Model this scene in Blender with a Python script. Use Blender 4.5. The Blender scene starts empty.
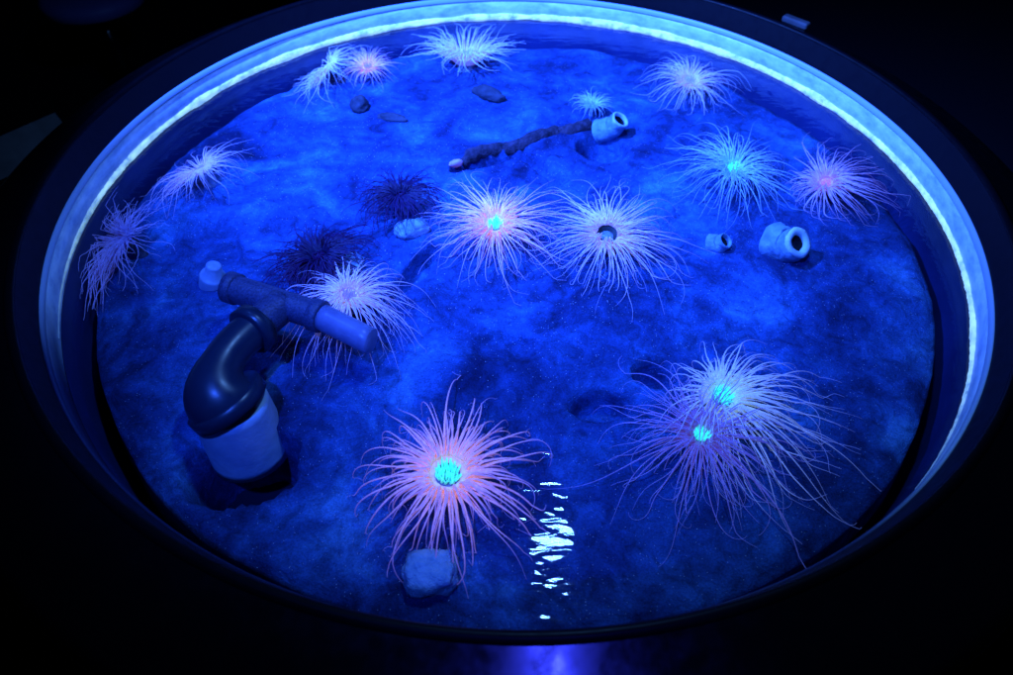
import bpy, math, random
from mathutils import Vector, Matrix, noise
C = bpy.context.scene.collection
SC = bpy.context.scene
PI = math.pi
W0, H0 = 1013.0, 675.0

# ------------------------------------------------------------------ camera
DIST, EL, TX, TY, ROLL, LENS = 0.7462, 0.8582, -0.0116, -0.2873, 0.0089, 24.0
ZW = -0.0433          # water level
ZS = -0.085           # mean sand level
RT = 0.600            # tank inner radius
fw = Vector((0, math.cos(EL), -math.sin(EL)))
CAM = Vector((TX, TY, 0)) - fw * DIST
_r = fw.cross(Vector((0, 0, 1))).normalized()
_u = _r.cross(fw)
cr, sr = math.cos(ROLL), math.sin(ROLL)
rt, up = cr * _r + sr * _u, -sr * _r + cr * _u
FPX = LENS / 36.0 * W0

cd = bpy.data.cameras.new('camera')
cam = bpy.data.objects.new('camera', cd)
C.objects.link(cam)
cd.lens = LENS
cd.sensor_width = 36.0
cd.clip_start = 0.02
cd.clip_end = 60
cam.matrix_world = Matrix(((rt.x, up.x, -fw.x, CAM.x), (rt.y, up.y, -fw.y, CAM.y), (rt.z, up.z, -fw.z, CAM.z), (0, 0, 0, 1)))
cd.dof.use_dof = True
cd.dof.focus_distance = 0.80
cd.dof.aperture_fstop = 5.0
SC.camera = cam


def ray(px, py):
    return (fw + rt * ((px - W0 / 2) / FPX) + up * ((H0 / 2 - py) / FPX))


def at(px, py, z):
    d = ray(px, py)
    t = (z - CAM.z) / d.z
    return CAM + d * t


def mpp(p):
    return (p - CAM).dot(fw) / FPX


# ------------------------------------------------------------------ materials
def mat(name):
    m = bpy.data.materials.new(name)
    m.use_nodes = True
    nt = m.node_tree
    b = nt.nodes['Principled BSDF']
    return m, nt, b


def N(nt, t, **kw):
    n = nt.nodes.new(t)
    for k, v in kw.items():
        setattr(n, k, v)
    return n


def ramp(nt, stops, src=None):
    r = N(nt, 'ShaderNodeValToRGB')
    while len(r.color_ramp.elements) > 1:
        r.color_ramp.elements.remove(r.color_ramp.elements[-1])
    for i, (p, c) in enumerate(stops):
        e = r.color_ramp.elements[0] if i == 0 else r.color_ramp.elements.new(p)
        e.position = p
        e.color = (c[0], c[1], c[2], 1) if not isinstance(c, (int, float)) else (c, c, c, 1)
    if src is not None:
        nt.links.new(src, r.inputs[0])
    return r


def noise_tex(nt, scale, detail=5, rough=.55, coord='Object', dist=0.0, sc=None):
    tc = N(nt, 'ShaderNodeTexCoord')
    n = N(nt, 'ShaderNodeTexNoise')
    n.inputs['Scale'].default_value = scale
    n.inputs['Detail'].default_value = detail
    n.inputs['Roughness'].default_value = rough
    n.inputs['Distortion'].default_value = dist
    if sc:
        mp = N(nt, 'ShaderNodeMapping')
        mp.inputs['Scale'].default_value = sc
        nt.links.new(tc.outputs[coord], mp.inputs[0])
        nt.links.new(mp.outputs[0], n.inputs['Vector'])
    else:
        nt.links.new(tc.outputs[coord], n.inputs['Vector'])
    return n


def mixc(nt, a, b, fac, mode='MIX'):
    m = N(nt, 'ShaderNodeMix', data_type='RGBA', blend_type=mode)
    for s, v in ((m.inputs[6], a), (m.inputs[7], b), (m.inputs[0], fac)):
        if hasattr(v, 'links'):
            nt.links.new(v, s)
        elif isinstance(v, (int, float)):
            s.default_value = v
        else:
            s.default_value = (v[0], v[1], v[2], 1)
    return m.outputs[2]


def bump(nt, b, src, dist, strength=1.0):
    n = N(nt, 'ShaderNodeBump')
    n.inputs['Distance'].default_value = dist
    n.inputs['Strength'].default_value = strength
    nt.links.new(src, n.inputs['Height'])
    nt.links.new(n.outputs[0], b.inputs['Normal'])
    return n


def mottled(name, c1, c2, scale, rough=.7, bd=.001, spec=.3, detail=6):
    m, nt, b = mat(name)
    n = noise_tex(nt, scale, detail, .6)
    r = ramp(nt, [(.32, c1), (.68, c2)], n.outputs[0])
    nt.links.new(r.outputs[0], b.inputs['Base Color'])
    b.inputs['Roughness'].default_value = rough
    b.inputs['Specular IOR Level'].default_value = spec
    if bd:
        n2 = noise_tex(nt, scale * 3, 5, .6)
        bump(nt, b, n2.outputs[0], bd)
    return m


def sand_mat():
    m, nt, b = mat('sand')
    big = noise_tex(nt, 7.5, 6, .62, dist=.5)
    mid = noise_tex(nt, 38, 7, .65, dist=.8)
    fine = noise_tex(nt, 430, 5, .75)
    base = ramp(nt, [(.32, (.008, .018, .075)), (.47, (.022, .070, .23)), (.58, (.040, .14, .38)), (.68, (.085, .28, .56))], big.outputs[0])
    midr = ramp(nt, [(.30, .38), (.50, .85), (.72, 1.35)], mid.outputs[0])
    finr = ramp(nt, [(.32, .55), (.50, .97), (.68, 1.4)], fine.outputs[0])
    c = mixc(nt, base.outputs[0], midr.outputs[0], 1.0, 'MULTIPLY')
    c = mixc(nt, c, finr.outputs[0], 1.0, 'MULTIPLY')
    # pale shell grains scattered in the sand
    tc = N(nt, 'ShaderNodeTexCoord')
    v = N(nt, 'ShaderNodeTexVoronoi')
    v.inputs['Scale'].default_value = 330
    nt.links.new(tc.outputs['Object'], v.inputs['Vector'])
    near = ramp(nt, [(.10, 1.0), (.16, 0.0)], v.outputs['Distance'])
    sep = N(nt, 'ShaderNodeSeparateColor')
    nt.links.new(v.outputs['Color'], sep.inputs[0])
    pick = ramp(nt, [(.72, 0.0), (.78, 1.0)], sep.outputs[0])
    mul = N(nt, 'ShaderNodeMath', operation='MULTIPLY')
    nt.links.new(near.outputs[0], mul.inputs[0])
    nt.links.new(pick.outputs[0], mul.inputs[1])
    c = mixc(nt, c, (.75, .78, .80), mul.outputs[0])
    nt.links.new(c, b.inputs['Base Color'])
    b.inputs['Roughness'].default_value = .85
    b.inputs['Specular IOR Level'].default_value = .15
    add = N(nt, 'ShaderNodeMath', operation='ADD')
    nt.links.new(mid.outputs[0], add.inputs[0])
    sc = N(nt, 'ShaderNodeMath', operation='MULTIPLY')
    sc.inputs[1].default_value = .35
    nt.links.new(fine.outputs[0], sc.inputs[0])
    nt.links.new(sc.outputs[0], add.inputs[1])
    bump(nt, b, add.outputs[0], .006)
    return m


def plain(name, col, rough=.4, spec=.5, trans=0.0, coat=0.0):
    m, nt, b = mat(name)
    b.inputs['Base Color'].default_value = (*col, 1)
    b.inputs['Roughness'].default_value = rough
    b.inputs['Specular IOR Level'].default_value = spec
    b.inputs['Transmission Weight'].default_value = trans
    b.inputs['Coat Weight'].default_value = coat
    n = noise_tex(nt, 60, 4, .6)
    r = ramp(nt, [(.3, max(.04, rough - .06)), (.7, rough + .08)], n.outputs[0])
    nt.links.new(r.outputs[0], b.inputs['Roughness'])
    return m


def tissue(name, base, tip, fbase, ftip, k=1.0):
    """Anemone flesh: pigment runs from tentacle root to tip, and it fluoresces softly under the blue lamps."""
    m, nt, b = mat(name)
    a = N(nt, 'ShaderNodeAttribute', attribute_name='along')
    n = noise_tex(nt, 220, 3, .5)
    rc = ramp(nt, [(0, base), (.40, [x * .6 + y * .4 for x, y in zip(base, tip)]), (1, tip)], a.outputs['Fac'])
    rf = ramp(nt, [(0, fbase), (.40, [x * .45 + y * .55 for x, y in zip(fbase, ftip)]), (1, ftip)], a.outputs['Fac'])
    var = ramp(nt, [(.3, .75), (.7, 1.2)], n.outputs[0])
    c = mixc(nt, rc.outputs[0], var.outputs[0], 1.0, 'MULTIPLY')
    nt.links.new(c, b.inputs['Base Color'])
    nt.links.new(rf.outputs[0], b.inputs['Emission Color'])
    b.inputs['Emission Strength'].default_value = k
    b.inputs['Roughness'].default_value = .5
    b.inputs['Specular IOR Level'].default_value = .25
    ra = ramp(nt, [(0, 1.0), (.35, .90), (1, .42 if name != 'tissue_dark' else .95)], a.outputs['Fac'])
    nt.links.new(ra.outputs[0], b.inputs['Alpha'])
    return m


# ------------------------------------------------------------------ mesh helpers
class MB:
    def __init__(s):
        s.v, s.f, s.a, s.mi = [], [], [], []

    def add(s, vs, fs, al=None, mi=0):
        o = len(s.v)
        s.v += [tuple(p) for p in vs]
        s.f += [tuple(i + o for i in f) for f in fs]
        s.a += list(al) if al is not None else [0.0] * len(vs)
        s.mi += [mi] * len(fs)

    def tube(s, pts, rad, n=6, al=None, cap=True, mi=0):
        k = len(pts)
        pts = [Vector(p) for p in pts]
        vs, fs, av = [], [], []
        t0 = (pts[1] - pts[0]).normalized()
        ref = Vector((0, 0, 1)) if abs(t0.z) < .9 else Vector((1, 0, 0))
        nn = (ref - t0 * ref.dot(t0)).normalized()
        for i in range(k):
            t = (pts[min(i + 1, k - 1)] - pts[max(i - 1, 0)])
            t = t.normalized() if t.length > 1e-9 else t0
            nn = nn - t * nn.dot(t)
            nn = nn.normalized() if nn.length > 1e-6 else t.orthogonal().normalized()
            bb = t.cross(nn)
            r = rad[i] if isinstance(rad, (list, tuple)) else rad
            for j in range(n):
                a = 2 * PI * j / n
                vs.append(pts[i] + (nn * math.cos(a) + bb * math.sin(a)) * r)
                av.append(al[i] if al else i / (k - 1))
        for i in range(k - 1):
            for j in range(n):
                fs.append((i * n + j, i * n + (j + 1) % n, (i + 1) * n + (j + 1) % n, (i + 1) * n + j))
        if cap:
            fs.append(tuple(range(n))[::-1])
            fs.append(tuple((k - 1) * n + j for j in range(n)))
        s.add(vs, fs, av, mi)

    def lathe(s, prof, n=96, M=None, closed=False, al=None, wob=None):
        vs, fs, av = [], [], []
        k = len(prof)
        for i, (r, z) in enumerate(prof):
            for j in range(n):
                a = 2 * PI * j / n
                q = wob(i, a) if wob else 1.0
                p = Vector((r * q * math.cos(a), r * q * math.sin(a), z))
                vs.append(M @ p if M else p)
                av.append(al[i] if al else 0)
        rng = k if closed else k - 1
        for i in range(rng):
            i2 = (i + 1) % k
            for j in range(n):
                fs.append((i * n + j, i * n + (j + 1) % n, i2 * n + (j + 1) % n, i2 * n + j))
        s.add(vs, fs, av)

    def box(s, lo, hi, M=None):
        vs = [Vector((x, y, z)) for x in (lo[0], hi[0]) for y in (lo[1], hi[1]) for z in (lo[2], hi[2])]
        if M:
            vs = [M @ p for p in vs]
        s.add(vs, [(0, 1, 3, 2), (4, 6, 7, 5), (0, 4, 5, 1), (2, 3, 7, 6), (0, 2, 6, 4), (1, 5, 7, 3)])

    def build(s, name, m, parent=None, smooth=True, origin=None):
        me = bpy.data.meshes.new(name)
        o0 = Vector(origin) if origin is not None else (parent.location.copy() if parent else Vector((0, 0, 0)))
        if parent and parent.parent:
            o0 = parent.parent.location + parent.location
        me.from_pydata([tuple(Vector(p) - o0) for p in s.v], [], s.f)
        for mm in (m if isinstance(m, (list, tuple)) else [m]):
            me.materials.append(mm)
        me.polygons.foreach_set('material_index', s.mi)
        at_ = me.attributes.new('along', 'FLOAT', 'POINT')
        at_.data.foreach_set('value', s.a)
        if smooth:
            me.polygons.foreach_set('use_smooth', [True] * len(me.polygons))
        me.update()
        o = bpy.data.objects.new(name, me)
        C.objects.link(o)
        if parent:
            o.parent = parent
        else:
            o.location = o0
        return o


def thing(name, label, cat, loc, group=None):
    o = bpy.data.objects.new(name, None)
    o.empty_display_size = .02
    C.objects.link(o)
    o.location = loc
    o['label'], o['category'] = label, cat
    if group:
        o['group'] = group
    return o


def tag(o, label, cat, group=None):
    o['label'], o['category'] = label, cat
    if group:
        o['group'] = group
    return o


def ss(a, b, x):
    t = max(0, min(1, (x - a) / (b - a)))
    return t * t * (3 - 2 * t)


# ------------------------------------------------------------------ sand relief
HOLES = []     # (centre, half-width x, half-width y, rotation, depth)
def hole(px, py, wpx, hpx, rot, depth, z=ZS):
    c = at(px, py, z)
    s = mpp(c)
    el = math.asin(-ray(px, py).normalized().z)
    HOLES.append((c.x, c.y, wpx * s, hpx * s / math.sin(el), rot, depth))

hole(241, 465, 56, 36, .15, .150)          # where the pipe comes out of the sand
hole(655, 374, 22, 14, 0, .05)
hole(602, 406, 34, 15, .05, .042)
hole(601, 148, 25, 13, -.2, .045)  # hollow shaped to stand in for the blue tube's cast shadow
hole(505, 348, 34, 16, .0, .010)
hole(215, 250, 26, 34, .5, .010)
LUMPS = []
def lump(px, py, wpx, hpx, rot, hgt):
    c = at(px, py, ZS)
    s = mpp(c)
    el = math.asin(-ray(px, py).normalized().z)
    LUMPS.append((c.x, c.y, wpx * s, hpx * s / math.sin(el), rot, hgt))
lump(500, 180, 50, 18, .1, .007)
lump(560, 160, 35, 16, .1, .006)
lump(170, 225, 40, 30, .2, .008)
lump(290, 180, 70, 40, .1, .007)
lump(620, 300, 90, 40, .0, .006)
lump(440, 380, 60, 40, .3, .005)
lump(330, 420, 50, 40, .0, .004)
lump(420, 250, 40, 25, .0, .008)
lump(700, 500, 70, 30, .0, .004)
lump(270, 120, 60, 25, .0, .006)
CRACK = [at(px, py, ZS) for px, py in ((458, 166), (480, 162), (505, 156), (522, 155), (535, 162), (546, 172), (560, 179))]
CRACK2 = [at(px, py, ZS) for px, py in ((395, 292), (412, 276), (432, 256))]


def segd(x, y, pl):
    best = 9
    for a, b in zip(pl[:-1], pl[1:]):
        dx, dy = b.x - a.x, b.y - a.y
        t = max(0, min(1, ((x - a.x) * dx + (y - a.y) * dy) / (dx * dx + dy * dy)))
        best = min(best, math.hypot(x - a.x - t * dx, y - a.y - t * dy))
    return best


def sand_z(x, y):
    r = math.hypot(x, y)
    v = Vector((x, y, 0))
    z = ZS + .0075 * noise.noise(v * 6 + Vector((3, 1, 0))) + .0042 * noise.noise(v * 17) + .0022 * noise.noise(v * 45)
    z += .0016 * abs(noise.noise(v * 28 + Vector((9, 0, 0))))
    for cx, cy, a, b, rot, h in LUMPS:
        dx, dy = x - cx, y - cy
        u = (dx * math.cos(rot) + dy * math.sin(rot)) / a
        w = (-dx * math.sin(rot) + dy * math.cos(rot)) / b
        q = u * u + w * w
        if q < 4:
            z += h * math.exp(-q * 1.5)
    for cx, cy, a, b, rot, h in HOLES:
        dx, dy = x - cx, y - cy
        u = (dx * math.cos(rot) + dy * math.sin(rot)) / a
        w = (-dx * math.sin(rot) + dy * math.cos(rot)) / b
        q = math.sqrt(u * u + w * w) + .10 * noise.noise(v * 40)
        if q < 1.4:
            z -= h * (1 - ss(.72, 1.08, q))
    for pl in (CRACK, CRACK2):
        d = segd(x, y, pl)
        if d < .02:
            z -= .026 * (1 - ss(.006, .017, d + .005 * noise.noise(v * 60)))
    return z


def sand_edge(a):
    v = Vector((math.cos(a) * 2.2, math.sin(a) * 2.2, 4))
    return .5775 + .005 * noise.noise(v) + .002 * noise.noise(v * 4)


def make_sand():
    m = MB()
    na = 420
    radii = []
    nr = 150
    vs, fs = [], []
    for i in range(nr + 1):
        t = i / nr
        for j in range(na):
            a = 2 * PI * j / na
            e = sand_edge(a)
            if i <= nr - 8:
                r = e * (i / (nr - 8)) + 1e-5
                x, y = r * math.cos(a), r * math.sin(a)
                z = sand_z(x, y) - .006 * ss(.975, 1.0, i / (nr - 8))
            else:
                q = (i - (nr - 8)) / 8
                r = e + .008 * q
                x, y = r * math.cos(a), r * math.sin(a)
                z = sand_z(x, y) - .006 - .045 * math.sqrt(q)
            vs.append((x, y, z))
    for i in range(nr):
        for j in range(na):
            fs.append((i * na + j, i * na + (j + 1) % na, (i + 1) * na + (j + 1) % na, (i + 1) * na + j))
    m.add(vs, fs)
    o = m.build('sand', sand_mat())
    o['kind'] = 'structure'


make_sand()

# ------------------------------------------------------------------ tank
def crust_mat():
    m, nt, b = mat('lit_salt_crust')
    n = noise_tex(nt, 45, 7, .7)
    r = ramp(nt, [(.25, (.45, .52, .55)), (.5, (.80, .84, .84)), (.75, (.90, .92, .90))], n.outputs[0])
    nt.links.new(r.outputs[0], b.inputs['Base Color'])
    b.inputs['Roughness'].default_value = .7
    n2 = noise_tex(nt, 240, 5, .7)
    bump(nt, b, n2.outputs[0], .003)
    # emission paints the bright waterline glow, faded along the ring
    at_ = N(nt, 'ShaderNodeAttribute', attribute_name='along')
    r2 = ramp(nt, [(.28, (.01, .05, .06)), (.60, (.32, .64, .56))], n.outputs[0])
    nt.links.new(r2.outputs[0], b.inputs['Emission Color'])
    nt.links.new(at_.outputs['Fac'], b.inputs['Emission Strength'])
    return m


def liner_mat():
    m, nt, b = mat('white_liner')
    n = noise_tex(nt, 26, 7, .68, sc=(1, 1, 2.2))
    r = ramp(nt, [(.30, (.26, .38, .56)), (.5, (.50, .64, .78)), (.70, (.76, .86, .92))], n.outputs[0])
    nt.links.new(r.outputs[0], b.inputs['Base Color'])
    b.inputs['Roughness'].default_value = .35
    return m


def paint_shade(m):
    # shade painted into the wall colour: dark blue on the near side
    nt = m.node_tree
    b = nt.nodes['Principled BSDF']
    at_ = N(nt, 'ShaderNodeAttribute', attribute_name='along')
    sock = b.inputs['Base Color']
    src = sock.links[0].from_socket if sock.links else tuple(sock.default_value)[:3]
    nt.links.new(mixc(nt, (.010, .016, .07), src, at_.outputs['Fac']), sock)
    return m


black = plain('black_shell', (.0025, .0025, .004), .20, .5)
tank = thing('display_tank', 'round black display tank with a bright white band at its waterline', 'aquarium', (0, 0, -.85))
m = MB()
m.lathe([(.603, -.205), (.603, -.060), (.603, -.012), (.6005, .0005), (.6015, .006), (.6083, .0335)], 256)
m.build('inner_collar', plain('matte_black', (.003, .003, .006), .5, .12), tank)
m = MB()
m.lathe([(.6084, .0338), (.6090, .0358), (.6105, .0375), (.6135, .0385), (.6165, .0375), (.6188, .0350)], 256)
m.build('rim_edge', plain('rim_black', (.002, .002, .004), .40, .08), tank)
m = MB()
m.lathe([(.6190, .0348), (.6196, .0338), (.6202, .03350),
         (.66, .017), (.70, .0), (.712, -.008), (.716, -.02), (.716, -.60), (.66, -.85)], 256)
m.build('outer_skirt', black, tank)
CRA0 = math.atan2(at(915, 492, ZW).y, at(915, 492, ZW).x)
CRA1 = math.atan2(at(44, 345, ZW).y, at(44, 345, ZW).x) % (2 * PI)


def lit_side(b):
    # painted light round the ring (far and right-hand side pale, near side dark)
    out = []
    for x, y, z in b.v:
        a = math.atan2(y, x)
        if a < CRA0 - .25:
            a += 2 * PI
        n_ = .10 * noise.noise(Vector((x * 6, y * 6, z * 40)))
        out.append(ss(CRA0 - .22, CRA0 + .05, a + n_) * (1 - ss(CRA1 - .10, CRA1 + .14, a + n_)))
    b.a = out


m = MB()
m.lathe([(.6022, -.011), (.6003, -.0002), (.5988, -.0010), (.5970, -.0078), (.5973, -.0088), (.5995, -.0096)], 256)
lip = paint_shade(plain('white_lip', (.34, .46, .60), .4, .4))
lit_side(m)
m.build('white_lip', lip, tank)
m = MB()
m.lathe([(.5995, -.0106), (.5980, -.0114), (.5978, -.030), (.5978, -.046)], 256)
lit_side(m)
m.build('wall_band', paint_shade(liner_mat()), tank)
m = MB()
m.lathe([(.5974, -.0465), (.5974, -.075), (.5965, -.100), (.594, -.150), (.594, -.198)], 256)
m.build('lower_wall', mottled('blue_wall', (.010, .022, .10), (.018, .038, .16), 9, .45, 0, .15), tank)
m = MB()
m.lathe([(.596, -.196), (.3, -.197), (.01, -.197)], 128)
m.build('tank_bottom', plain('dark_bottom', (.01, .012, .03), .6, .2), tank)
# salt crust just above the water; glow and size fade with painted light
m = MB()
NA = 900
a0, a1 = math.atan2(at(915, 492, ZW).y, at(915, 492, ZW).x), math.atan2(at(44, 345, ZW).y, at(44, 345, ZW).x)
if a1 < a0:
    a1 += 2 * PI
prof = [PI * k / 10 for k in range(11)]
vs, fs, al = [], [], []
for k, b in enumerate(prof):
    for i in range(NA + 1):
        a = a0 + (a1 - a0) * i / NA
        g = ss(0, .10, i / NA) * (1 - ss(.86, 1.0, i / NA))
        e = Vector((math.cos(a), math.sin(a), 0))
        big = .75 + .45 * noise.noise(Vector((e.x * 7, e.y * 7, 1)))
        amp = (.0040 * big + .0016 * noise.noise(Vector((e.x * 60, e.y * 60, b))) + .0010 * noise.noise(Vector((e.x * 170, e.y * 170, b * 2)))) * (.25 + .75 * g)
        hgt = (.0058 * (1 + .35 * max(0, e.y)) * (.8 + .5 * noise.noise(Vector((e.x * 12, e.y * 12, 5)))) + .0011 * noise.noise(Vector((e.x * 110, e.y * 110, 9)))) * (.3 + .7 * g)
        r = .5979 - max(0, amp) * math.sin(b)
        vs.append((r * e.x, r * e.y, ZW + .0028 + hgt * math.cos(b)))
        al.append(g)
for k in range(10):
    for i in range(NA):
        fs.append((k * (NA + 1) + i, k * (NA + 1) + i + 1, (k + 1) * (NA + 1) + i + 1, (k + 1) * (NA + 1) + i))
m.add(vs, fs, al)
m.build('lit_salt_line', crust_mat(), tank)


# ------------------------------------------------------------------ water
def water_mat():
    m = bpy.data.materials.new('water')
    m.use_nodes = True
    nt = m.node_tree
    nt.nodes.clear()
    out = N(nt, 'ShaderNodeOutputMaterial')
    mix = N(nt, 'ShaderNodeMixShader')
    tr = N(nt, 'ShaderNodeBsdfTransparent')
    tr.inputs[0].default_value = (.93, .96, 1.0, 1)
    gl = N(nt, 'ShaderNodeBsdfGlossy')
    gl.inputs['Roughness'].default_value = .03
    fr = N(nt, 'ShaderNodeFresnel')
    fr.inputs['IOR'].default_value = 1.33
    n1 = noise_tex(nt, 66, .8, .5, sc=(.36, 1.2, 1), dist=.6)
    bp = N(nt, 'ShaderNodeBump')
    bp.inputs['Distance'].default_value = .00095
    nt.links.new(n1.outputs[0], bp.inputs['Height'])
    nt.links.new(bp.outputs[0], gl.inputs['Normal'])
    nt.links.new(fr.outputs[0], mix.inputs[0])
    nt.links.new(tr.outputs[0], mix.inputs[1])
    nt.links.new(gl.outputs[0], mix.inputs[2])
    nt.links.new(mix.outputs[0], out.inputs[0])
    return m


m = MB()
m.lathe([(.5965, ZW), (.3, ZW), (.0005, ZW)], 128)
wo = m.build('water', water_mat())
wo['kind'] = 'structure'

# ------------------------------------------------------------------ anemones
rnd = random.Random(11)


def orient(axis):
    return Vector((0, 0, 1)).rotation_difference(Vector(axis).normalized()).to_matrix().to_4x4()


def tentacle(c, M, phi, r0, L, e0, e1, pw, flow, rng, zlift, curl, spin, steps=22):
    R3 = M.to_3x3()
    p = c + R3 @ Vector((r0 * math.cos(phi), r0 * math.sin(phi), zlift))
    pts = [p.copy()]
    ds = L / steps
    w1, w2, wa = rng.uniform(0, 6), rng.uniform(4, 9), rng.uniform(.05, .55)
    for i in range(1, steps + 1):
        s = i / steps
        e = e0 + (e1 - e0) * s ** pw + .22 * math.sin(w2 + (w1 + 3) * s) * s
        a = phi + spin * s + wa * math.sin(w1 + w2 * s) * s + curl * max(0, s - .62) ** 1.3 * 9
        d = R3 @ Vector((math.cos(a) * math.cos(e), math.sin(a) * math.cos(e), math.sin(e)))
        d = d + Vector(flow) * (s ** 1.2)
        d.normalize()
        p = p + d * ds
        zmin = sand_z(p.x, p.y) + .0022
        if p.z < zmin:
            p.z = zmin
        if p.z > ZW - .002:
            p.z = ZW - .002 - .0015 * rng.random()
        rr = math.hypot(p.x, p.y)
        rl = .568 + .022 * (phi * 7.3 % 1)
        if rr > rl:
            p.x *= rl / rr
            p.y *= rl / rr
        pts.append(p.copy())
    return pts


MATS = {}
FL = 1.0
PAL = {   # pigment root, pigment tip, fluorescence root, fluorescence tip
    'pink':     ((.92, .64, .68), (.45, .44, .72), (.22, .105, .10), (.032, .028, .11)),
    'lavender': ((.78, .62, .70), (.45, .48, .72), (.09, .075, .09), (.028, .030, .10)),
    'mauve':    ((.75, .60, .78), (.45, .45, .72), (.075, .045, .12), (.032, .028, .12)),
    'violet':   ((.12, .12, .32), (.50, .56, .86), (.006, .005, .05), (.026, .032, .17)),
    'dark':     ((.008, .005, .03), (.022, .013, .08), (.000, .000, .003), (.003, .000, .030)),
    'purple':   ((.30, .22, .45), (.38, .40, .75), (.045, .025, .13), (.020, .026, .12)),
    'blue':     ((.55, .70, .80), (.35, .46, .75), (.012, .085, .13), (.010, .030, .14)),
    'cyan':     ((.70, .76, .82), (.42, .48, .75), (.10, .15, .15), (.030, .040, .14)),
    'pale':     ((.82, .80, .85), (.58, .62, .80), (.10, .085, .10), (.025, .035, .10)),
}


def tmat(k):
    if k not in MATS:
        MATS[k] = tissue('tissue_' + k, *PAL[k], FL)
    return MATS[k]


OR = {'cyan': tissue('oral_cyan', (.30, .70, .66), (.40, .85, .75), (.005, .10, .11), (.03, .62, .44)),
      'pink': tissue('oral_pink', (.85, .6, .8), (.85, .6, .8), (.14, .06, .12), (.14, .06, .12)),
      'dark': mottled('oral_dark', (.004, .008, .012), (.012, .025, .030), 60, .6, .001)}
TUBE = mottled('leathery_tube', (.10, .16, .24), (.30, .42, .52), 55, .8, .003)
DARKTUBE = mottled('dark_tube', (.02, .025, .04), (.07, .08, .12), 60, .8, .003)


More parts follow.
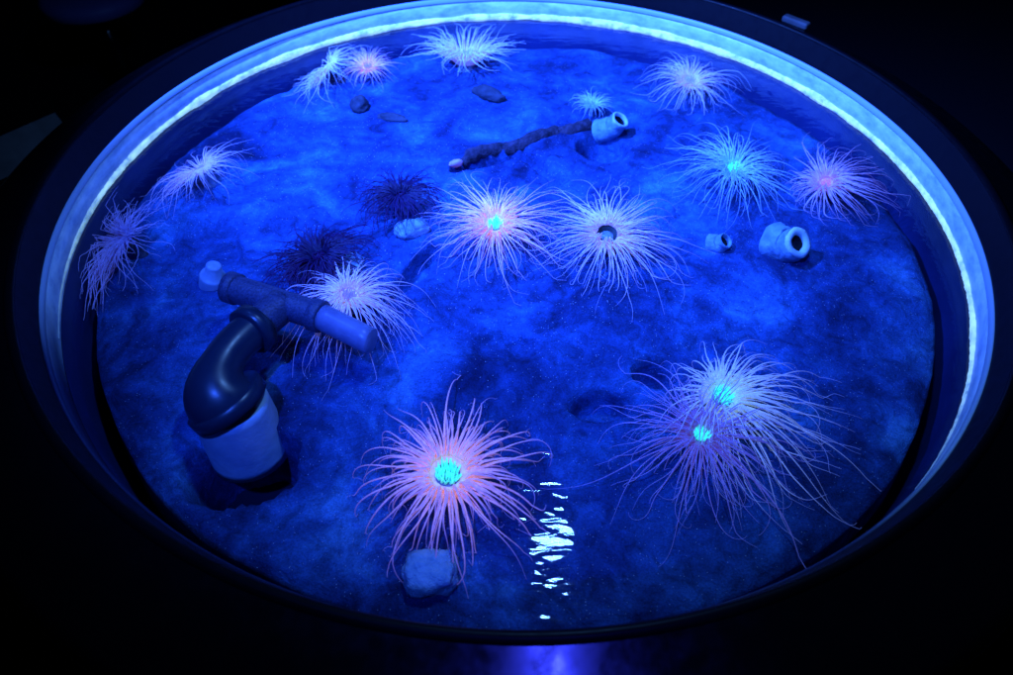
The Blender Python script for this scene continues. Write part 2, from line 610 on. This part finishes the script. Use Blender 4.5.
def anemone(label, px, py, reach, disc, pal, n, axis=(0, 0, 1), flow=(0, 0, 0), e0=55, e1=-70, oral=None, noral=46, th=.0012,
            up_=.022, seed=0, curl=.25, dark_mouth=False, tube=None, lens=(.65, 1.1), fan=None, pw=1.0, inner=.35, olen=1.0):
    rng = random.Random(seed * 7 + 3)
    n = int(n * 1.55)
    th *= .58 if pal != 'dark' else .95
    g = at(px, py, ZS + up_)
    s = mpp(g)
    base = sand_z(g.x, g.y)
    c = Vector((g.x, g.y, base + up_))
    R, r0 = reach * s, disc * s
    t = thing('tube_anemone', label, 'sea anemone', (c.x, c.y, base), 'tube anemones in the tank')
    M = orient(axis)
    A = M.to_3x3() @ Vector((0, 0, 1))
    tm = tmat(pal)
    # tube: fleshy column from sand to crown, leaning with the crown
    bm = MB()
    foot = Vector((c.x, c.y, base - .012)) - Vector((A.x, A.y, 0)) * min(.05, 1.5 * r0)
    pts, rad = [], []
    for i in range(10):
        q = i / 9
        p = foot.lerp(c - A * .003, q) + Vector((0, 0, 0))
        pts.append(p)
        rad.append(r0 * (.80 - .28 * math.sin(PI * min(1, q * 1.15)) + .18 * q ** 4))
    bm.tube(pts, rad, 20)
    bm.build('tube', tube or TUBE, t)
    # oral disc: a shallow funnel
    bm = MB()
    T = Matrix.Translation(c) @ M
    prof = [(r0 * .62, -.35 * r0), (r0 * 1.03, -.03 * r0), (r0 * 1.06, .05 * r0), (r0 * .95, .10 * r0), (r0 * .66, -.02 * r0), (r0 * .40, -.20 * r0), (r0 * .24, -.42 * r0), (r0 * .03, -.50 * r0)]
    bm.lathe(prof, 40, T, wob=lambda i, a: 1 + .05 * noise.noise(Vector((math.cos(a) * 2, math.sin(a) * 2, seed))))
    bm.build('oral_disc', tm if not dark_mouth else [OR['dark']], t)
    # the crown of long tentacles in three whorls
    bm = MB()
    for i in range(n):
        wh = i % 3
        f0, f1 = fan if fan else (0, 360)
        phi = math.radians(f0 + (f1 - f0) * ((i + rng.uniform(-.4, .4)) / n))
        rr = r0 * (1.02, .90, .78)[wh]
        L = R * rng.uniform(*lens) * (1.32, 1.12, .85)[wh]
        if rng.random() < .12:
            L *= 1.22
        fm = math.hypot(flow[0], flow[1])
        if fm > .2:
            L *= 1 + .42 * min(1, fm) * math.cos(phi - math.atan2(flow[1], flow[0]))
        ea = math.radians(e0 + (-16, 3, 16)[wh] + rng.uniform(-18, 18))
        if reach > 55 and rng.random() < .13:      # a few loop back over the mouth
            ea = math.radians(rng.uniform(88, 118))
            L *= .8
        eb = math.radians(e1 + rng.uniform(-35, 30) - (40 if rng.random() < .3 else 0))
        cu = rng.choice((-1, 1)) * rng.uniform(0, 1) * curl
        if rng.random() < .30:
            cu *= 4.5
        pts = tentacle(c, M, phi, rr, L, ea, eb, pw * rng.uniform(.8, 1.3), flow, rng, r0 * (.02, .08, .08)[wh], cu, rng.uniform(-.55, .55))
        tk = th * rng.uniform(.75, 1.2)
        k = len(pts)
        rad = [tk * (1.15 * (1 - q / (k - 1)) ** 1.5 + .36) for q in range(k)]
        rad[0] *= 1.25
        bm.tube(pts, rad, 5, [min(1, (q / (k - 1)) * (1.15 if R > .05 else .9)) for q in range(k)])
    bm.build('tentacle_fringe', tm, t)
    if inner and not dark_mouth:
        pass
    if not dark_mouth:
        bm = MB()
        for i in range(noral):
            q = math.sqrt((i + .5) / noral)
            a = i * 2.39996 + rng.uniform(-.2, .2)
            p = Vector((r0 * .42 * q * math.cos(a), r0 * .42 * q * math.sin(a), r0 * (-.42 + .30 * q)))
            lean = Vector((math.cos(a) * (q * .65 - .1) + rng.uniform(-.15, .15), math.sin(a) * (q * .65 - .1) + rng.uniform(-.15, .15), 1)).normalized()
            L = r0 * rng.uniform(.55, .80) * olen
            pts = [p + lean * (L * j / 5) + Vector((-math.cos(a), -math.sin(a), 0)) * (.22 * L * (j / 5) ** 2) for j in range(6)]
            pts = [T @ x for x in pts]
            bm.tube(pts, [r0 * .058 * (1 - .10 * j) for j in range(6)], 5)
        bm.build('oral_tuft', OR[oral] if oral else tm, t)
    return t


deg = math.radians
# --- back row
anemone('pale blue anemone tipped over beside the wall, next to the small bright pink one', 331, 69, 46, 8, 'pale', 80, axis=(-.75, .10, .55), flow=(-.30, -.15, -.1),
        e0=35, e1=-35, th=.0013, up_=.024, seed=1, tube=DARKTUBE, lens=(.6, 1.0))
anemone('small bright pink anemone between two larger pale ones near the back wall', 368, 66, 27, 8, 'pink', 80, axis=(.0, -.15, 1), e0=50, e1=-40, th=.0013, up_=.018, seed=2, lens=(.5, 1.0))
anemone('whitish blue anemone seen side on at the back wall, tentacles standing up', 466, 59, 45, 16, 'pale', 84, axis=(.02, .22, .95), flow=(0, .12, .12), e0=52, e1=25, th=.0021, up_=.012, seed=3, lens=(.6, .95), curl=.1)
anemone('hazy pale blue anemone near the wall behind the blue cyan-centred one', 689, 82, 42, 10, 'pale', 90, axis=(.1, -.15, 1), e0=45, e1=-60, th=.0012, up_=.020, seed=4, lens=(.5, 1.15))
anemone('blue anemone with a glowing cyan centre beside the mauve one', 733, 168, 66, 11, 'blue', 110, axis=(0, -.12, 1), e0=48, e1=-55, oral='cyan', th=.00125, up_=.022, seed=5, lens=(.65, 1.1))
anemone('mauve anemone with tentacles swept over towards the bright wall', 826, 183, 58, 9, 'mauve', 90, axis=(-.35, -.15, .85), flow=(.75, .05, -.05), e0=45, e1=-60, oral='pink', th=.0012, up_=.022, seed=6, lens=(.55, 1.15))
# --- left side
anemone('lavender anemone bending towards the wall behind the violet one', 203, 174, 46, 9, 'lavender', 90, axis=(-.55, .25, .75), flow=(-.40, .1, -.1), e0=40, e1=-50, th=.0012, up_=.024, seed=7, lens=(.6, 1.15))
anemone('violet anemone with a dark heart fanned out against the bright waterline', 126, 242, 66, 10, 'violet', 140, axis=(-.70, -.10, .55), flow=(-.60, -.22, .0), e0=38, e1=-20, th=.0011, up_=.027, seed=8, tube=DARKTUBE, lens=(.65, 1.15), curl=.1)
# --- middle
anemone('pink anemone with a glowing cyan centre beside the one with a dark mouth', 495, 224, 72, 13, 'pink', 120, axis=(-.02, -.20, 1), e0=45, e1=-50, oral='cyan', th=.0013, up_=.024, seed=9, lens=(.65, 1.1))
anemone('lavender anemone with a dark round open mouth in mid tank', 607, 235, 76, 14, 'lavender', 116, axis=(.03, -.25, 1), e0=42, e1=-50, dark_mouth=True, th=.0013, up_=.024, seed=10, lens=(.65, 1.1))
anemone('dim violet anemone on a pale lumpy tube behind the cyan-centred pink one', 401, 196, 44, 8, 'dark', 130, axis=(-.1, .1, 1), e0=50, e1=-50, th=.0009, up_=.030, seed=11, lens=(.6, 1.1))
anemone('nearly black anemone with fine tentacles just above the pipe tee', 319, 256, 50, 11, 'dark', 170, axis=(-.25, .05, 1), flow=(-.1, 0, 0), e0=42, e1=-50, th=.0009, up_=.028, seed=12, lens=(.6, 1.1), tube=TUBE)
anemone('lavender anemone drooping over and under the pale end of the pipe', 349, 296, 62, 13, 'lavender', 110, axis=(.30, -.05, 1), flow=(.28, -.55, -.1), e0=55, e1=-65, th=.00115, up_=.028, seed=13, lens=(.6, 1.25), curl=.4)
# --- front
anemone('large pink anemone with a glowing cyan centre, rooted above the pale block', 448, 474, 86, 25, 'pink', 105, axis=(.10, -.05, 1), flow=(.06, -.06, 0), e0=58, e1=-95, oral='cyan', noral=70, th=.0017, up_=.024, seed=14, lens=(.6, 1.35), curl=.45, olen=.75)
anemone('cyan-white anemone with tentacles swept away, rear one of the touching pair', 724, 393, 92, 20, 'cyan', 110, axis=(.15, -.30, 1), flow=(.80, -.62, -.10), e0=46, e1=-60, oral='cyan', noral=60, th=.00135, up_=.030, seed=15, lens=(.5, 1.05), curl=.4, olen=.8)
anemone('purple anemone with a dark ringed cyan centre, front one of the touching pair', 702, 434, 84, 14, 'purple', 100, axis=(-.05, -.12, 1), flow=(.02, -.22, -.05), e0=38, e1=-55, oral='cyan', noral=70, th=.00125, up_=.022, seed=16, lens=(.6, 1.25), curl=.3, olen=1.1)
anemone('small fuzzy light blue anemone beside the open blue tube', 592, 105, 19, 6, 'blue', 60, axis=(-.05, 0, 1), e0=55, e1=-20, th=.0011, up_=.020, seed=17, lens=(.5, 1.0))


# ------------------------------------------------------------------ empty tubes, stones, worm tube
def worm_tube(name, label, px, py, z, dr, L, rad, wall, m, rim_m=None, group='empty anemone tubes'):
    p1 = at(px, py, z)
    dr = Vector(dr).normalized()
    d0 = Vector((dr.x, dr.y, dr.z * .35)).normalized()
    pts = [p1 - dr * L * .4 - d0 * L * .6, p1 - dr * L * .4, p1]
    t = thing(name, label, 'animal tube', pts[0], group)
    bm = MB()
    # smooth path
    P, Rr = [], []
    for i in range(len(pts) - 1):
        for q in range(6):
            P.append(pts[i].lerp(pts[i + 1], q / 6))
            Rr.append(rad[i] + (rad[i + 1] - rad[i]) * q / 6)
    P.append(pts[-1]); Rr.append(rad[-1])
    Rr = [r * (1 + .10 * noise.noise(Vector((i * .6, px * .1, 0)))) for i, r in enumerate(Rr)]
    bm.tube(P, Rr, 28, cap=False)
    # inner wall
    d = (P[-1] - P[-2]).normalized()
    inner = [P[-1] - d * (.004 * k) for k in range(7)]
    bm.v = [tuple(Vector(v) + (Vector(v) - P[min(len(P) - 1, k // 28)]) * (.11 * noise.noise(Vector(v) * 70) + .04 * noise.noise(Vector(v) * 240))) for k, v in enumerate(bm.v)]
    bm.build('tube_wall', m, t)
    bm = MB()
    T = Matrix.Translation(P[-1]) @ orient(d)
    r_o = Rr[-1]
    wob = lambda i, a: 1 + .08 * noise.noise(Vector((math.cos(a) * 1.5, math.sin(a) * 1.5, px * .1))) + .04 * noise.noise(Vector((math.cos(a) * 5, math.sin(a) * 5, i + px * .1)))
    bm.lathe([(r_o * .98, -.004), (r_o * 1.05, -.001), (r_o * 1.03, .0018), (r_o - wall * .45, .0030), (r_o - wall, .0010), (r_o - wall * 1.1, -.004)], 32, T, wob=wob)
    bm.build('tube_mouth', rim_m or m, t)
    bm = MB()
    bm.lathe([(r_o - wall * 1.1, -.0035), (r_o - wall * 1.15, -.012), (r_o * .45, -.020), (.0004, -.022)], 32, T, wob=wob)
    bm.build('tube_lining', OR['dark'], t)
    return t


rimm = mottled('pale_tube_lip', (.34, .50, .56), (.55, .70, .74), 70, .7, .001)
rimb = mottled('bright_tube_lip', (.40, .56, .60), (.62, .76, .78), 70, .7, .001)
tubem = mottled('blue_tube', (.10, .20, .30), (.25, .42, .55), 75, .85, .002)
worm_tube('empty_tube', 'blue tube with an oval black opening behind the dark-mouthed anemone', 620, 120, -.056, (.42, -.22, .85), .05, [.022, .018, .0150], .0035, tubem, rimm)
worm_tube('empty_tube', 'pale tube with a thick round lip below the mauve anemone', 798, 243, -.052, (.38, -.55, .75), .045, [.027, .025, .0210], .0085, tubem, rimb)
worm_tube('empty_tube', 'small stubby blue tube beside the pale thick-lipped one', 725, 241, -.070, (.5, -.3, .8), .025, [.015, .014, .0115], .0025, tubem, tubem)


def stone(name, label, px, py, w, d, h, rot, m, seed, tilt=0.0, box=0.0, cat='stone'):
    g = at(px, py, ZS + h * .3)
    z = sand_z(g.x, g.y)
    bm = MB()
    nu, nv = 36, 20
    vs, fs = [], []
    for i in range(nv + 1):
        th = PI * i / nv
        for j in range(nu):
            a = 2 * PI * j / nu
            p = Vector((math.sin(th) * math.cos(a), math.sin(th) * math.sin(a), math.cos(th)))
            if box:
                mx = max(abs(p.x), abs(p.y), abs(p.z))
                p = p.lerp(p / mx, box)
            f = 1 + .22 * noise.noise(p * 1.6 + Vector((seed, 0, 0))) + .05 * noise.noise(p * 11) + .10 * noise.noise(p * 5 + Vector((seed, 3, 0)))
            vs.append(Vector((p.x * w, p.y * d, p.z * h)) * f)
    for i in range(nv):
        for j in range(nu):
            fs.append((i * nu + j, (i + 1) * nu + j, (i + 1) * nu + (j + 1) % nu, i * nu + (j + 1) % nu))
    R = Matrix.Rotation(rot, 4, 'Z') @ Matrix.Rotation(tilt, 4, 'Y')
    vs = [R @ v + Vector((g.x, g.y, z + h * .35)) for v in vs]
    bm.add(vs, fs)
    o = bm.build(name, m, origin=(g.x, g.y, z))
    return tag(o, label, cat)


darkstone = mottled('dark_stone', (.015, .02, .035), (.05, .06, .09), 50, .8, .002)
stone('pebble', 'dark oblong pebble on the pale sand in front of the whitish anemone', 488, 95, .033, .015, .012, deg(-32), darkstone, 4)
paleblock = mottled('pale_crust', (.18, .34, .46), (.38, .56, .66), 90, .9, .003)
stone('block', 'pale crusty rounded block at the foot of the large pink anemone', 431, 574, .027, .022, .018, deg(8), paleblock, 9, box=.30)
stone('pebble', 'dark stubby stone on the sand in front of the small bright pink anemone', 359, 104, .017, .022, .014, deg(10), darkstone, 12)
stone('pebble', 'flat dark stone lying nearer the front than the stubby one', 392, 118, .028, .010, .008, deg(-15), darkstone, 15)
stone('lump', 'pale lumpy piece of rubble at the foot of the dim violet anemone', 412, 232, .026, .018, .016, deg(30), mottled('rubble', (.12, .22, .34), (.30, .44, .55), 60, .85, .003), 21, cat='rubble')
stone('lump', 'pale wedge of rubble beside the nearly black anemone', 348, 262, .022, .020, .014, deg(-30), mottled('rubble_b', (.12, .22, .34), (.34, .48, .58), 60, .85, .003), 27, cat='rubble')

# long mottled worm tube lying half buried
wt = thing('worm_tube', 'knobbly dark tube lying half buried with a pinkish tip', 'animal tube', at(520, 142, ZS))
path = [(462, 158), (478, 150), (500, 144), (520, 143), (540, 134), (556, 128), (575, 127), (592, 122)]
P = []
for (a, b), (c_, d_) in zip(path[:-1], path[1:]):
    for q in range(6):
        x = at(a + (c_ - a) * q / 6, b + (d_ - b) * q / 6, ZS + .006)
        P.append(Vector((x.x, x.y, sand_z(x.x, x.y) * .3 + ZS * .7 - .0025 + .0035 * math.sin(len(P) * .36))))
bm = MB()
bm.tube(P, [(.0125 if i > 2 else .009) * (1 + .30 * noise.noise(Vector((i * .42, 2, 0))) + .25 * noise.noise(Vector((i * 1.3, 5, 0)))) for i in range(len(P))], 18)
bm.build('tube_wall', mottled('knobbly', (.012, .010, .02), (.08, .06, .10), 90, .9, .006), wt)
bm = MB()
tipc = at(456, 160, ZS + .008)
bm.lathe([(.0005, -.013), (.004, -.010), (.0065, -.002), (.0058, .006), (.003, .010), (.0005, .011)], 18, Matrix.Translation(tipc - Vector((0, 0, .006))) @ Matrix.Rotation(1.25, 4, 'Y'), wob=lambda i, a: 1 + .15 * math.sin(3 * a + i))
bm.build('tip', tissue('tip_pink', (.4, .3, .42), (.4, .3, .42), (.05, .02, .05), (.05, .02, .05)), wt)

# ------------------------------------------------------------------ pipe
pvc = plain('dark_pvc', (.008, .018, .040), .33, .4)
pvc2 = mottled('dusty_pvc', (.012, .014, .045), (.055, .07, .16), 420, .45, .0003, detail=8)
palep = mottled('pale_pvc', (.26, .36, .50), (.44, .54, .64), 24, .40, .0008)
nozz = mottled('milky_pvc', (.09, .10, .22), (.16, .18, .32), 30, .35, 0)
base = at(236, 470, -.100)
pipe = thing('drain_pipe', 'dark plastic pipe elbow with a tee rising from a hole in the sand', 'pipe', base)


def bez(a, b, c_, n=12):
    return [a.lerp(b, i / n).lerp(b.lerp(c_, i / n), i / n) for i in range(n + 1)]


e0_ = at(252, 450, -.135)
e1_ = at(228, 401, -.046)
bm = MB()
bm.tube([e0_.lerp(e1_, i / 8) for i in range(9)], [.0465 - .00065 * i for i in range(9)], 48)
bm.build('riser', palep, pipe)
bm = MB()
a_, b_, c2 = at(229, 404, -.048), at(197, 372, -.006), at(256, 327, -.018)
pp = bez(a_, b_, c2, 18)
bm.tube(pp, [.0415 - .0195 * ss(.05, .65, i / 18) for i in range(19)], 48)
d0 = (pp[1] - pp[0]).normalized()
d1 = (pp[-1] - pp[-2]).normalized()
elb = bm.build('elbow', pvc, pipe)
bm = MB()
bm.tube([pp[0] - d0 * .006, pp[0] - d0 * .005, pp[0] + d0 * .010, pp[0] + d0 * .011], [.0415, .0445, .0445, .0415], 48)
bm.tube([pp[-1] - d1 * .012, pp[-1] - d1 * .011, pp[-1] + d1 * .003, pp[-1] + d1 * .004], [.0255, .029, .029, .0225], 48)
bm.build('collar_rim', pvc, elb)
tj = at(283, 304, -.022)
bm = MB()
bm.tube([pp[-1].lerp(tj, i / 5) for i in range(6)], .0205, 36)
tl, tr_ = at(229, 287, -.022), at(322, 317, -.022)
bm.tube([tl.lerp(tr_, i / 10) for i in range(11)], .0172, 36)
for (q, w) in ((tl, tr_), (tr_, tl)):
    dd = (w - q).normalized()
    bm.tube([q - dd * .001, q, q + dd * .012, q + dd * .013], [.0178, .0198, .0198, .0172], 36)
bm.build('tee', pvc2, pipe)
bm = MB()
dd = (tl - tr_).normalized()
bm.tube([tl + dd * .0012, tl + dd * .0014], [.016, .016], 24)  # flat black disc painted as the shade inside the open end
bm.build('tee_mouth_shade', plain('mouth_shade', (.004, .004, .008), .6, .1), pipe)
bm = MB()
dd = (tr_ - tl).normalized()
q = at(370, 341, -.030)
bm.tube([tr_.lerp(q, i / 6) for i in range(7)] + [q + dd * .002, q + dd * .0035], [.0158] * 7 + [.0145, .010], 32)
bm.build('outlet', nozz, pipe)
# pale stub beyond the tee
st = thing('plug', 'pale translucent plug standing by the open end of the pipe tee', 'plug', at(214, 281, ZS))
bm = MB()
c0 = at(214, 284, ZS)
bm.lathe([(.0175, -.012), (.0175, .010), (.016, .013), (.011, .014), (.010, .030), (.008, .032), (.0005, .032)], 28, Matrix.Translation(Vector((c0.x, c0.y, ZS + .005))) @ Matrix.Rotation(.35, 4, 'Y'))
bm.build('plug_body', mottled('plug_milky', (.16, .24, .36), (.28, .38, .50), 40, .35, 0), st)

# ------------------------------------------------------------------ surroundings
m = MB()
m.box((-8, -8, -.95), (8, 10, -.85))
o = m.build('floor', plain('dark_floor', (.012, .012, .016), .5, .3), smooth=False)
o['kind'] = 'structure'


def panel(name, label, cat, px, py, dist, w, h, yaw, pitch, roll, m, th=.006):
    p = CAM + ray(px, py).normalized() * dist
    bm = MB()
    M_ = Matrix.Translation(p) @ Matrix.Rotation(yaw, 4, 'Z') @ Matrix.Rotation(pitch, 4, 'X') @ Matrix.Rotation(roll, 4, 'Y')
    bm.box((-w / 2, -th / 2, -h / 2), (w / 2, th / 2, h / 2), M_)
    o = bm.build(name, m, smooth=False, origin=p)
    bv = o.modifiers.new('bevel', 'BEVEL')
    bv.width = min(w, h) * .12
    bv.segments = 3
    return tag(o, label, cat)


# ------------------------------------------------------------------ light
SC.view_settings.view_transform = 'Standard'
SC.view_settings.look = 'None'
SC.view_settings.gamma = 1.0
SC.view_settings.exposure = 0.0
w = bpy.data.worlds.new('World')
SC.world = w
w.use_nodes = True
w.node_tree.nodes['Background'].inputs[0].default_value = (.02, .02, .12, 1)
w.node_tree.nodes['Background'].inputs[1].default_value = .004


def lamp(name, typ, loc, target, power, col, **kw):
    l = bpy.data.lights.new(name, typ)
    l.energy = power
    l.color = col
    for k, v in kw.items():
        setattr(l, k, v)
    o = bpy.data.objects.new(name, l)
    C.objects.link(o)
    o.location = loc
    o.rotation_euler = (Vector(target) - Vector(loc)).to_track_quat('-Z', 'Y').to_euler()
    return o


gp = at(551, 546, ZW)
d = (gp - CAM).normalized()
d.z = -d.z
L1 = gp + d * (0.95 / d.z)
print('key lamp at', L1)
BLUE = (.055, .16, 1.0)
lamp('tank_lamp', 'AREA', L1, (L1.x, L1.y, 0), 6.2, (.12, .34, 1.0), shape='ELLIPSE', size=.07, size_y=.12)
lamp('front_fill', 'SPOT', (-.36, -.96, 1.55), (-.04, .04, -.05), 310.0, (.025, .11, 1.0), spot_size=deg(40), spot_blend=1.0, shadow_soft_size=.04)  # unseen fill light, added from the viewer's side to brighten the near anemones
zz = min([.034 - .0005 * i for i in range(80)], key=lambda z: abs(math.hypot(at(550, 655, z).x, at(550, 655, z).y) - (.619 + (.034 - z) * .041 / .017)))
q = at(550, 655, zz)
lamp('back_spotlight', 'SPOT', (-.60, .08, .98), (.04, .42, -.05), 500.0, (.035, .14, 1.0), spot_size=deg(77), spot_blend=1.0, shadow_soft_size=.03)
nr = Vector((q.x, q.y, 0)).normalized() * .41 + Vector((0, 0, .912))
nr.normalize()
v = (q - CAM).normalized()
r_ = v - nr * (2 * v.dot(nr))
print('front lamp', q + r_ * 1.6, r_)
lamp('front_lamp', 'SPOT', q + r_ * 1.6, q, 36.0, (.03, .045, 1.0), spot_size=deg(14), spot_blend=.9, shadow_soft_size=.04)

# placard on a post, stool, and a grey bar added for a reflected glint
grey = mottled('grey_board', (.03, .03, .032), (.075, .075, .08), 14, .6, 0)
pc = CAM + ray(20, 150).normalized() * 1.75
sg = thing('placard', 'dim grey board slanting in the dark beyond the rim', 'board', (pc.x, pc.y, -.85))
M_ = Matrix.Translation(pc) @ Matrix.Rotation(deg(52), 4, 'Z') @ Matrix.Rotation(deg(-40), 4, 'X')
bm = MB(); bm.box((-.10, -.006, -.036), (.10, .006, .036), M_)
bm.build('board', grey, sg, smooth=False)
bm = MB(); bm.tube([(pc.x, pc.y, -.85), (pc.x, pc.y, pc.z - .03)], .018, 20)
bm.lathe([(.12, 0), (.12, .012), (.02, .02)], 32, Matrix.Translation((pc.x, pc.y, -.85)))
bm.build('post', black, sg)
sp = at(88, -12, -.42)
stl = thing('stool', 'dark blue round seat dimly seen in the darkness behind the tank', 'stool', (sp.x, sp.y, -.85))
bm = MB(); bm.lathe([(.01, .0), (.15, -.004), (.17, -.02), (.17, -.05), (.15, -.06), (.01, -.06)], 40, Matrix.Translation((sp.x, sp.y, sp.z)))
bm.build('seat', mottled('navy_seat', (.10, .10, .35), (.14, .14, .42), 10, .5, 0), stl)
bm = MB(); bm.tube([(sp.x, sp.y, -.85), (sp.x, sp.y, sp.z - .05)], .03, 20)
bm.lathe([(.16, 0), (.16, .015), (.03, .03)], 32, Matrix.Translation((sp.x, sp.y, -.85)))
bm.build('pedestal', black, stl)
cp = at(796, 22, .006)
bm = MB(); bm.box((-.026, -.008, -.006), (.026, .008, .006), Matrix.Translation(cp) @ Matrix.Rotation(math.atan2(cp.y, cp.x) - PI / 2, 4, 'Z'))
clip = bm.build('clip', grey, smooth=False, origin=cp)  # no real clip: added bar standing in for a glint
print('glint bar r', math.hypot(cp.x, cp.y))
bv = clip.modifiers.new('bevel', 'BEVEL'); bv.width = .004; bv.segments = 3
tag(clip, 'slim grey bar standing in for a glint on the black outer edge', 'clip')
